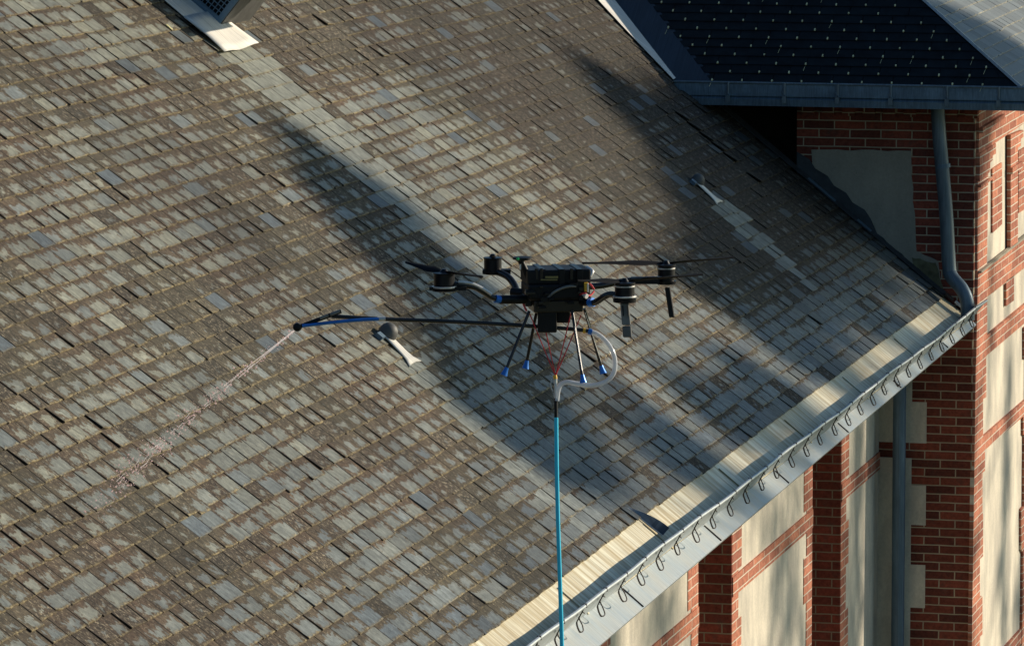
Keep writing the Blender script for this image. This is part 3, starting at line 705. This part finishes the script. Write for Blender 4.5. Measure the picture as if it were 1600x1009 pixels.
for _ in range(16):
    xx, yy_2 = rg.uniform(826, 908), rg.uniform(444, 482); dbox(xx, yy_2, -.09+rg.uniform(-.01, .01)+(xx-868)/S*.16, rg.uniform(4, 16), rg.uniform(2, 8), rg.uniform(.01, .03), 'frame_block', rg.choice((M['black'], M['carbon'], M['motor'])), bev=.001, rot=YW)
for xx in (822, 914): dbox(xx, 468, 0, 10, 16, .12, 'arm_hinge', M['motor'], bev=.003, rot=YW)
for xx in (842, 872, 900): dbox(xx, 429, 0, 9, 25.5, .166, 'battery_strap', M['motor'], bev=.001, rot=YW)
for xx in (838, 846, 893): dbox(xx, 428, -.088, 5, 18, .01, 'battery_rib', M['carbon'], bev=.002)
dbox(862, 433, -.092, 20, 3, .004, 'gold_label', plain('gold_print', (.22, .17, .05), .5), bev=0)
dbox(858, 437, -.094, 26, 2.0, .004, 'gold_label', bpy.data.materials['gold_print'], bev=0)
dbox(868, 475, 0, 78, 20, .13, 'lower_frame', M['carbon'], bev=.006, rot=YW)
dbox(855, 500, -.02, 30, 36, .07, 'pump_box', M['black'], bev=.005)
dbox(880, 492, .02, 22, 22, .06, 'lance_mount', M['black'], bev=.005)
dbox(915.5, 448, -.06, 6, 14, .03, 'status_label', M['yellow'], bev=.001)
dbox(918.5, 449, -.065, 2.5, 13, .03, 'status_light', M['white'], bev=.001)
def dtube(pts, r, name, m, parent=None, k=8, n=12, sm=True):
    P = [A(*p) for p in pts]; return dbuild(MB().tube(spline(P, k) if len(P) > 2 else P, r, n), name, m, parent)
dtube([(900, 447, -.09), (885, 448, -.10), (868, 455, -.10), (855, 466, -.09)], .0045, 'cable', M['antenna'])
for i_, p in enumerate(([(903, 462, -.06), (912, 458, -.08), (921, 462, -.06), (928, 455, -.04)], [(908, 438, -.02), (922, 444, -.06), (928, 452, -.05)], [(820, 462, -.03), (817, 472, -.05), (823, 486, -.05)])):
    dtube(p, .0035, 'red_wire', M['red'])
dtube([(917, 410+8, 0), (925, 424, -.03), (921, 432, -.04)], .008, 'connector', M['steel'])
dtube([(912, 461, -.07), (917, 463, -.08)], .009, 'connector', M['white'])
# arms: (clamp, path, motor)
def motor(x, y, dz, w_, h_, parent, tilt=0):
    c = A(x, y, dz); R_ = w_/2/S; H = h_/S
    m_ = MB().lathe(c, UP, [(R_*.55, -H*.75), (R_*1.05, -H*.68), (R_*1.08, -H*.48), (R_*.9, -H*.45), (R_*.9, H*.38), (R_*.97, H*.42), (R_*.97, H*.5), (R_*.4, H*.55), (R_*.2, H*.75), (.001, H*.76)], 26)
    return dbuild(m_, 'motor', M['motor'], parent)
def ring(x, y, dz, r, parent, m=M['steel']):
    c = A(x, y, dz); return dbuild(MB().lathe(c, UP, [(r, -.0025), (r*1.02, 0), (r, .0025)], 26), 'motor_band', m, parent)
def blade(hx, hy, dz, tx, ty, tdz, parent, wmax=.044):
    p, q = A(hx, hy, dz), A(tx, ty, tdz); ax = (q-p); ln = ax.length; ax.normalize(); side = ax.cross(UP).normalized(); nn = side.cross(ax).normalized()
    vs = []; K = 14
    for i in range(K+1):
        t = i/K; c = p+ax*ln*t+UP*.012*math.sin(t*1.5)*ln
        wd = wmax*(.35+2.2*t if t < .3 else 1.01-.62*(t-.3)/.7)*(1 if t < .97 else .5); tw = math.radians(24-18*t)
        sd = side*math.cos(tw)+nn*math.sin(tw)
        for e, th in ((-.5, 0), (-.15, .0050), (.5, .0008), (-.1, -.0030)): vs.append(c+sd*wd*e+nn*th)
    fs = [(i*4+k2, i*4+(k2+1) % 4, i*4+4+(k2+1) % 4, i*4+4+k2) for i in range(K) for k2 in range(4)]+[(3, 2, 1, 0), (K*4, K*4+1, K*4+2, K*4+3)]
    return dbuild(MB().add(vs, fs), 'propeller_blade', M['blade'], parent)
def arm(path, r, clamp, label):
    P = spline([A(*p) for p in path], 8)
    a = dbuild(MB().tube(P, r, 14), 'arm', M['carbon'], dr); a['label'] = label
    if clamp:
        c, e = A(*clamp[0]), A(*clamp[1]); dbuild(MB().tube([c, e], r*1.38, 16), 'arm_clamp', M['blue'], a)
    return a
a1 = arm([(824, 468, -.04), (800, 468, -.07), (780, 467, -.09), (768, 464, -.1), (755, 456, -.115), (742, 449, -.13), (728, 446, -.14), (708, 444, -.15)], .0105, ((774, 467, -.097), (781, 468, -.088)), 'near left arm bending up to its motor')
dbuild(MB().tube([A(779, 468, -.088), A(822, 468, -.05)], .0155, 14), 'arm_socket', M['black'], a1)
dbuild(MB().tube(spline([A(716, 440.5, -.157), A(726, 441.5, -.152), A(740, 444, -.14), (A(756, 452, -.126)), A(768, 460, -.118)], 5), .0055, 8), 'arm_highlight', M['steel'], a1)  # pale strip paints the silver highlight along the arm
motor(694, 438, -.16, 36, 24, a1); ring(694, 448, -.16, .043, a1)
dbuild(MB().box(A(700, 450, -.16), (RT, BK, UP), (.065, .022, .006)), 'motor_mount', M['black'], a1, None, False)
blade(690, 425, -.16, 634, 411, -.02, a1); blade(696, 425, -.16, 754, 434, -.30, a1)
a2 = arm([(822, 462, .05), (810, 458, .08), (803, 444, .11), (794, 433, .13), (783, 427, .15), (772, 424, .16)], .0125, None, 'far left arm bending up to its motor')
dbuild(MB().tube([A(800, 456, .08), A(824, 459, .05)], .0165, 14), 'arm_socket', M['black'], a2)
motor(770, 413, .17, 31, 22, a2); dbuild(MB().box(A(776, 424, .17), (RT, BK, UP), (.05, .02, .008)), 'motor_mount', M['black'], a2, None, False)
blade(770, 402, .17, 768, 404, .42, a2); blade(770, 402, .17, 772, 401, -.05, a2, .018)
a3 = arm([(905, 472, -.04), (922, 474, -.08), (934, 470, -.10), (944, 463, -.12), (955, 460, -.13), (975, 463, -.15)], .0115, ((921, 473, -.078), (927, 472, -.09)), 'near right arm')
motor(976, 454, -.16, 34, 26, a3); ring(976, 463, -.16, .041, a3); ring(976, 447, -.16, .036, a3)
blade(973, 439, -.16, 902, 440, -.30, a3); blade(979, 439, -.16, 1098, 431, .00, a3)
a4 = arm([(915, 448, .06), (940, 446, .09), (965, 441, .12), (990, 438, .14), (1015, 437, .15), (1038, 437, .16)], .0115, None, 'far right arm')
dbuild(MB().box(A(1008, 438, .15), (RT, BK, UP), (.05, .03, .010)), 'arm_plate', M['black'], a4, None, False)
motor(1041, 426, .16, 30, 26, a4); ring(1041, 419, .16, .032, a4); ring(1041, 432, .16, .032, a4)
blade(1036, 411, .16, 910, 413, .02, a4); blade(1046, 411, .16, 1146, 404, .30, a4)
# antennas
def paddle(p, q, wd, name, m):
    a, b_ = A(*p), A(*q); ax = (b_-a).normalized(); sd = RT; o_ = MB().box((a+b_)/2, (sd, ax, sd.cross(ax)), (wd/2/S, (b_-a).length/2, .005))
    o = dbuild(o_, name, m, dr, None, False); md = o.modifiers.new('b', 'BEVEL'); md.width = .003; return o
paddle((976, 474, -.16), (979, 508, -.16), 14, 'antenna', M['antenna']); paddle((979.5, 509.5, -.16), (980.5, 527, -.16), 14, 'antenna_tip', M['cap'])
for xx in (973, 981): paddle((xx, 477, -.170), (xx+1, 494, -.170), 1.6, 'antenna_slot', M['black'])
paddle((1043, 449, .16), (1050, 496, .16), 9, 'antenna', M['black'])
# mast with lamp
dtube([(829, 446, -.04), (822, 425, -.05), (812, 404, -.06)], .011, 'mast', M['black'])
dbuild(MB().lathe(A(816, 403, -.06), UP, [(.02, -.008), (.034, -.004), (.034, .003), (.012, .006)], 18), 'mast_head', M['black'])
dbuild(MB().lathe(A(809, 404.5, -.1), -d_, [(.0055, 0), (.005, .004), (.001, .006)], 10), 'lamp', M['led'])
dbox(813, 417, -.07, 2.4, 8, .006, 'mast_label', M['white'], bev=0)
# landing legs with blue feet
for (p, q) in (((827, 486, -.05), (792, 574, -.10)), ((839, 484, .05), (823.5, 563, .10)), ((894, 486, -.06), (909.5, 585, -.11)), ((913, 482, .04), (939, 571, .09))):
    l_ = dtube([p, q], .0055, 'landing_leg', M['carbon'])
    e = V((q[0]-p[0], q[1]-p[1], 0)); e.normalize()
    dbuild(MB().tube([A(*q), A(q[0]+e.x*5, q[1]+e.y*5, q[2]), A(q[0]+e.x*13, q[1]+e.y*13, q[2])], [.007, .0085, .013], 12), 'foot', M['blue'], l_)
    if p[0] > 890: dtube([(p[0]+1.0, p[1]+6, p[2]-.006), (q[0]-1+1.0, q[1]-6, q[2]-.006)], .0014, 'leg_stripe', M['steel'], l_)
# lance
ln = dtube([(925, 518, .0), (880, 513, -.01), (740, 504, -.05), (600, 498.5, -.10), (518, 494, -.13)], .0072, 'spray_lance', M['carbon'])
dtube([(592, 498.4, -.115), (560, 500, -.125), (520, 503.5, -.14), (472, 509, -.155)], .0062, 'lance_tube', M['blue'], ln)
dtube([(590, 498.4, -.113), (602, 498, -.11)], .0078, 'lance_coupling', M['steel'], ln)
dtube([(466, 511, -.15), (533, 486, -.14)], .0075, 'nozzle_bar', M['black'], ln)
dtube([(516, 491.5, -.155), (531, 486, -.15)], .0055, 'nozzle_plate', M['antenna'], ln)
dtube([(500, 497.5, -.16), (513, 492.5, -.16)], .005, 'nozzle_plate', M['antenna'], ln)
dbuild(MB().lathe(A(464.5, 511, -.15), d_, [(.004, -.016), (.013, -.011), (.016, 0), (.013, .011), (.004, .016)], 18), 'nozzle', M['black'], ln)
dtube([(519, 517.6, -.0), (519, 517.6, -.001)], .001, 'pin', M['black'], ln)
dtube([(911, 516.5, -.004), (915, 517, -.004)], .009, 'brass_fitting', M['yellow'], ln)
# red slings
for p in ((826, 486, -.05), (853, 518, -.03), (893, 486, -.04), (908, 492, .03)):
    dtube([p, ((p[0]*.45+868*.55), (p[1]*.45+587*.55)+1, p[2]*.5), (868, 587, 0)], .0022, 'sling_rope', M['red'], k=4, n=6)
dtube([(867, 586, 0), (868, 592, 0)], .007, 'sling_ring', M['yellow'])
# ------------------------------------------------------------------ hose hanging below
hose = thing('supply_hose', 'turquoise blue hose hanging straight down below the drone', 'hose'); hl = A(868, 655); hose.location = hl
def hb(b, name, m, parent=None, smooth=True): b.v = [v-hl for v in b.v]; return b.build(name, m, parent or hose, None, smooth)
H_ = [(869, 652), (869.5, 700), (870.5, 760), (872, 820), (874, 880), (876, 940), (878, 1009), (880, 1100), (881, 1300)]
PP = [A(*p) for p in H_]+[V((PP_.x, PP_.y, z)) for PP_ in [A(881, 1300)] for z in (8, 5, 2, .1)]
hb(MB().tube(spline(PP, 8), .0075, 14), 'hose_pipe', M['hoseblue'])
hb(MB().tube([A(868.5, 622), A(868.8, 652)], .0062, 12), 'hose_sleeve', M['black'])
hb(MB().tube([A(868, 590), A(868.5, 628)], .0058, 10), 'hose_swivel', M['steel'])
hb(MB().tube(spline([A(862, 592), A(860.5, 603), A(864, 611)], 6), .002, 6), 'hose_clip', M['steel'])
hb(MB().tube(spline([A(922, 518), A(935, 523), A(949, 536), (A(958, 552)), A(961, 568), A(958, 584), A(946, 596), A(926, 602), A(905, 600), A(888, 597), A(877, 600), A(872, 610), A(870, 626)], 8), .0088, 14), 'clear_tube', M['clear'])
hb(MB().tube(spline([A(922, 517), A(935, 521.5), A(949, 534.5), (A(958, 551)), A(961, 568), A(958, 583), A(946, 594.5), A(926, 600.5), A(905, 598.5), A(888, 595.5), A(877, 598.5), A(872, 609), A(870, 626)], 8), .0022, 6), 'tube_bright_line', M['white'])  # thin white tube paints the bright line along the clear tube
hb(MB().tube([A(919, 517.5), A(925, 519)], .0105, 12), 'tube_coupling', M['blue'])
# ------------------------------------------------------------------ water jet
J = []; p_a, p_b = at(464, 513, DD-.13), on_roof(140, 802, .02)
for i in range(41):
    t = i/40; p = p_a.lerp(p_b, t); J.append(p+Z_*.025*math.sin(t*math.pi))
wb = MB(); db = MB()
for strand in range(3):
    off = RT*(-.007, .006, .001)[strand]+UP*(.004, -.005, .002)[strand]
    n_ = (13, 11, 7)[strand]
    seg = [J[i]+off*(.15+2.2*i/40) for i in range(n_)]
    wb.tube(spline(seg, 2), .0009, 5)
    c_ = n_
    while c_ < 34:
        k_ = random.choice((1, 1, 2)); s_ = [J[min(40, i)]+off*(.15+2.2*i/40)+V((random.gauss(0, .003), 0, random.gauss(0, .003))) for i in range(c_, c_+k_+1)]
        wb.tube(s_, [.0006]+[random.uniform(.0008, .0014) for _ in s_[1:]], 5); c_ += k_+random.randint(2, 5)
for i in range(900):
    t = random.random(); t = t if random.random() < .6 else random.choice((.33, .47, .63, .72, .80))+random.gauss(0, .02); t = min(.97, max(.02, t))
    p = J[int(t*40)].lerp(J[int(t*40)+1], t*40-int(t*40)); sp_ = .004+.030*t
    c = p+V((random.gauss(0, sp_), random.gauss(0, sp_), random.gauss(0, sp_))); r__ = random.uniform(.0009, .0025) if random.random() < .88 else .0042
    db.lathe(c, random.choice((X_, Y_, Z_)), [(.0003, -r__), (r__, 0), (.0003, r__)], 5)
wj = wb.build('water_jet', M['water'], None, None, True); tag(wj, 'thin broken jet of water falling from the lance nozzle to the slates', 'water jet', kind='stuff')
dj = db.build('water_drops', M['bead'], None, None, True); tag(dj, 'scattered water drops glinting round the thin jet', 'water drops', kind='stuff')
# ------------------------------------------------------------------ trees to the right, out of the picture, that shade roof and walls
def leafcloud(b, c, rad, n, size, rng):
    for _ in range(n):
        p = c+V((rng.gauss(0, rad[0]), rng.gauss(0, rad[1]), rng.gauss(0, rad[2])))
        a = V((rng.gauss(0, 1), rng.gauss(0, 1), rng.gauss(0, 1))).normalized(); e = a.orthogonal().normalized()*size*rng.uniform(.6, 1.3); f_ = a.cross(e).normalized()*size*rng.uniform(.5, 1)
        b.add([p-e, p+f_*.6, p+e, p-f_*.6], [(0, 1, 2, 3)])
def tree(name, base, clumps, label, seed, leaf=.16, n=260):
    rng = random.Random(seed); root = bpy.data.objects.new(name, None); col.objects.link(root); tag(root, label, 'tree', 'trees beside the annex')
    tr = MB(); top = max(c[0].z for c in clumps); q = V((base[0], base[1], 0))
    axis = [V((base[0]+math.sin(z*.4)*.25, base[1]+math.cos(z*.5)*.25, z)) for z in [top*i/10 for i in range(11)]]
    tr.tube(axis, [.20*(1-.085*i) for i in range(11)], 10)
    for c, rad, k_ in clumps:
        i = max(1, min(9, int((c.z-abs((c-axis[5]).length)*.25)/top*10))); s_ = axis[i]
        mid = s_.lerp(c, .5)+V((0, 0, .5)); tr.tube(spline([s_, mid, c], 5), [.06-.0045*j for j in range(11)], 6)
        for _ in range(5): e = c+V((rng.gauss(0, rad[0]), rng.gauss(0, rad[1]), rng.gauss(0, rad[2]))); tr.tube([c, e], [.03, .01], 4)
    tr.build('trunk', M['bark'], root, None, True)
    cr = MB()
    for c, rad, k_ in clumps: leafcloud(cr, c, rad, int(n*k_*(1.5 if leaf > .13 else 1)), leaf, rng)
    cr.build('crown', M['leaf'], root)
    return root
def shade(px, py, dist, rad, k=1.0, wall=None):
    p = on_roof(px, py) if wall is None else (on_x(px, py, wall)); return (p+SUN*dist, rad, k)
DT = 40
ca = [shade(x+(24 if y < 480 else 44), y+14, DT, (r1*.62, r1*.62, r1*.62), k_*.95) for x, y, r1, k_ in
      ((432, 195, .08, .4), (475, 235, .13, .9), (515, 275, .16, 1.6), (550, 320, .2, 3.0), (590, 365, .24, 3.8), (635, 405, .25, 3), (680, 455, .27, 3), (715, 510, .27, 2.6), (725, 570, .26, 2.6), (760, 630, .3, 3.0), (800, 680, .25, 2.4), (700, 540, .2, 1.5), (575, 300, .16, 1.5))]
tree('leafy_tree', (ca[5][0].x+1.0, ca[5][0].y+.5), ca, 'tall leafy tree whose shadow crosses the middle of the slates', 3)
cb = [shade(x, y, DT+3, (r1*.9, r1*.9, r1*.9), k_*(1.9 if y < 420 else .9)) for x, y, r1, k_ in
      ((965, 140, .10, .9), (1010, 175, .14, 1.6), (1050, 215, .18, 2.2), (1095, 255, .22, 2.8), (1150, 230, .26, 3.0), (1200, 280, .25, 2.8), (1135, 310, .22, 2.8), (1175, 340, .24, 2.8), (1165, 385, .2, 2), (1215, 400, .27, 3.4), (1260, 430, .25, 3.0), (1140, 420, .18, 1.8), (1190, 445, .22, 2.4), (1240, 470, .2, 1.8), (1220, 520, .2, 1.6), (1270, 560, .2, 1.6), (1210, 620, .2, 1.5), (1130, 640, .2, 1.), (1065, 715, .14, 1.1), (1380, 500, .18, 1), (1300, 440, .2, 1.5), (1310, 390, .2, 1.2), (1090, 440, .14, .9))]
tree('leafy_tree', (cb[5][0].x+1.5, cb[5][0].y+1.0), cb, 'leafy tree that shades the slates beside the annex', 5)
cc = [shade(x, y, 30, r3, k_, wl) for x, y, r3, k_, wl in
      ((1575, 640, (.1, .1, .5), .35, 0), (1568, 880, (.1, .1, .7), .7, 0), (1545, 500, (.05, .05, .3), .25, 0), (1210, 900, (.2, .2, .9), .9, XW), (1235, 860, (.1, .1, .5), .3, XW), (1345, 900, (.2, .2, .8), .5, XW), (1030, 940, (.25, .25, .5), .8, XW), (1340, 740, (.1, .1, .4), .3, XW), (1590, 950, (.1, .1, .4), .3, 0))]
tree('leafy_tree', (cc[3][0].x+1.2, cc[3][0].y+2.0), cc, 'leafy tree that dapples the cream walls', 9, .12, 220)
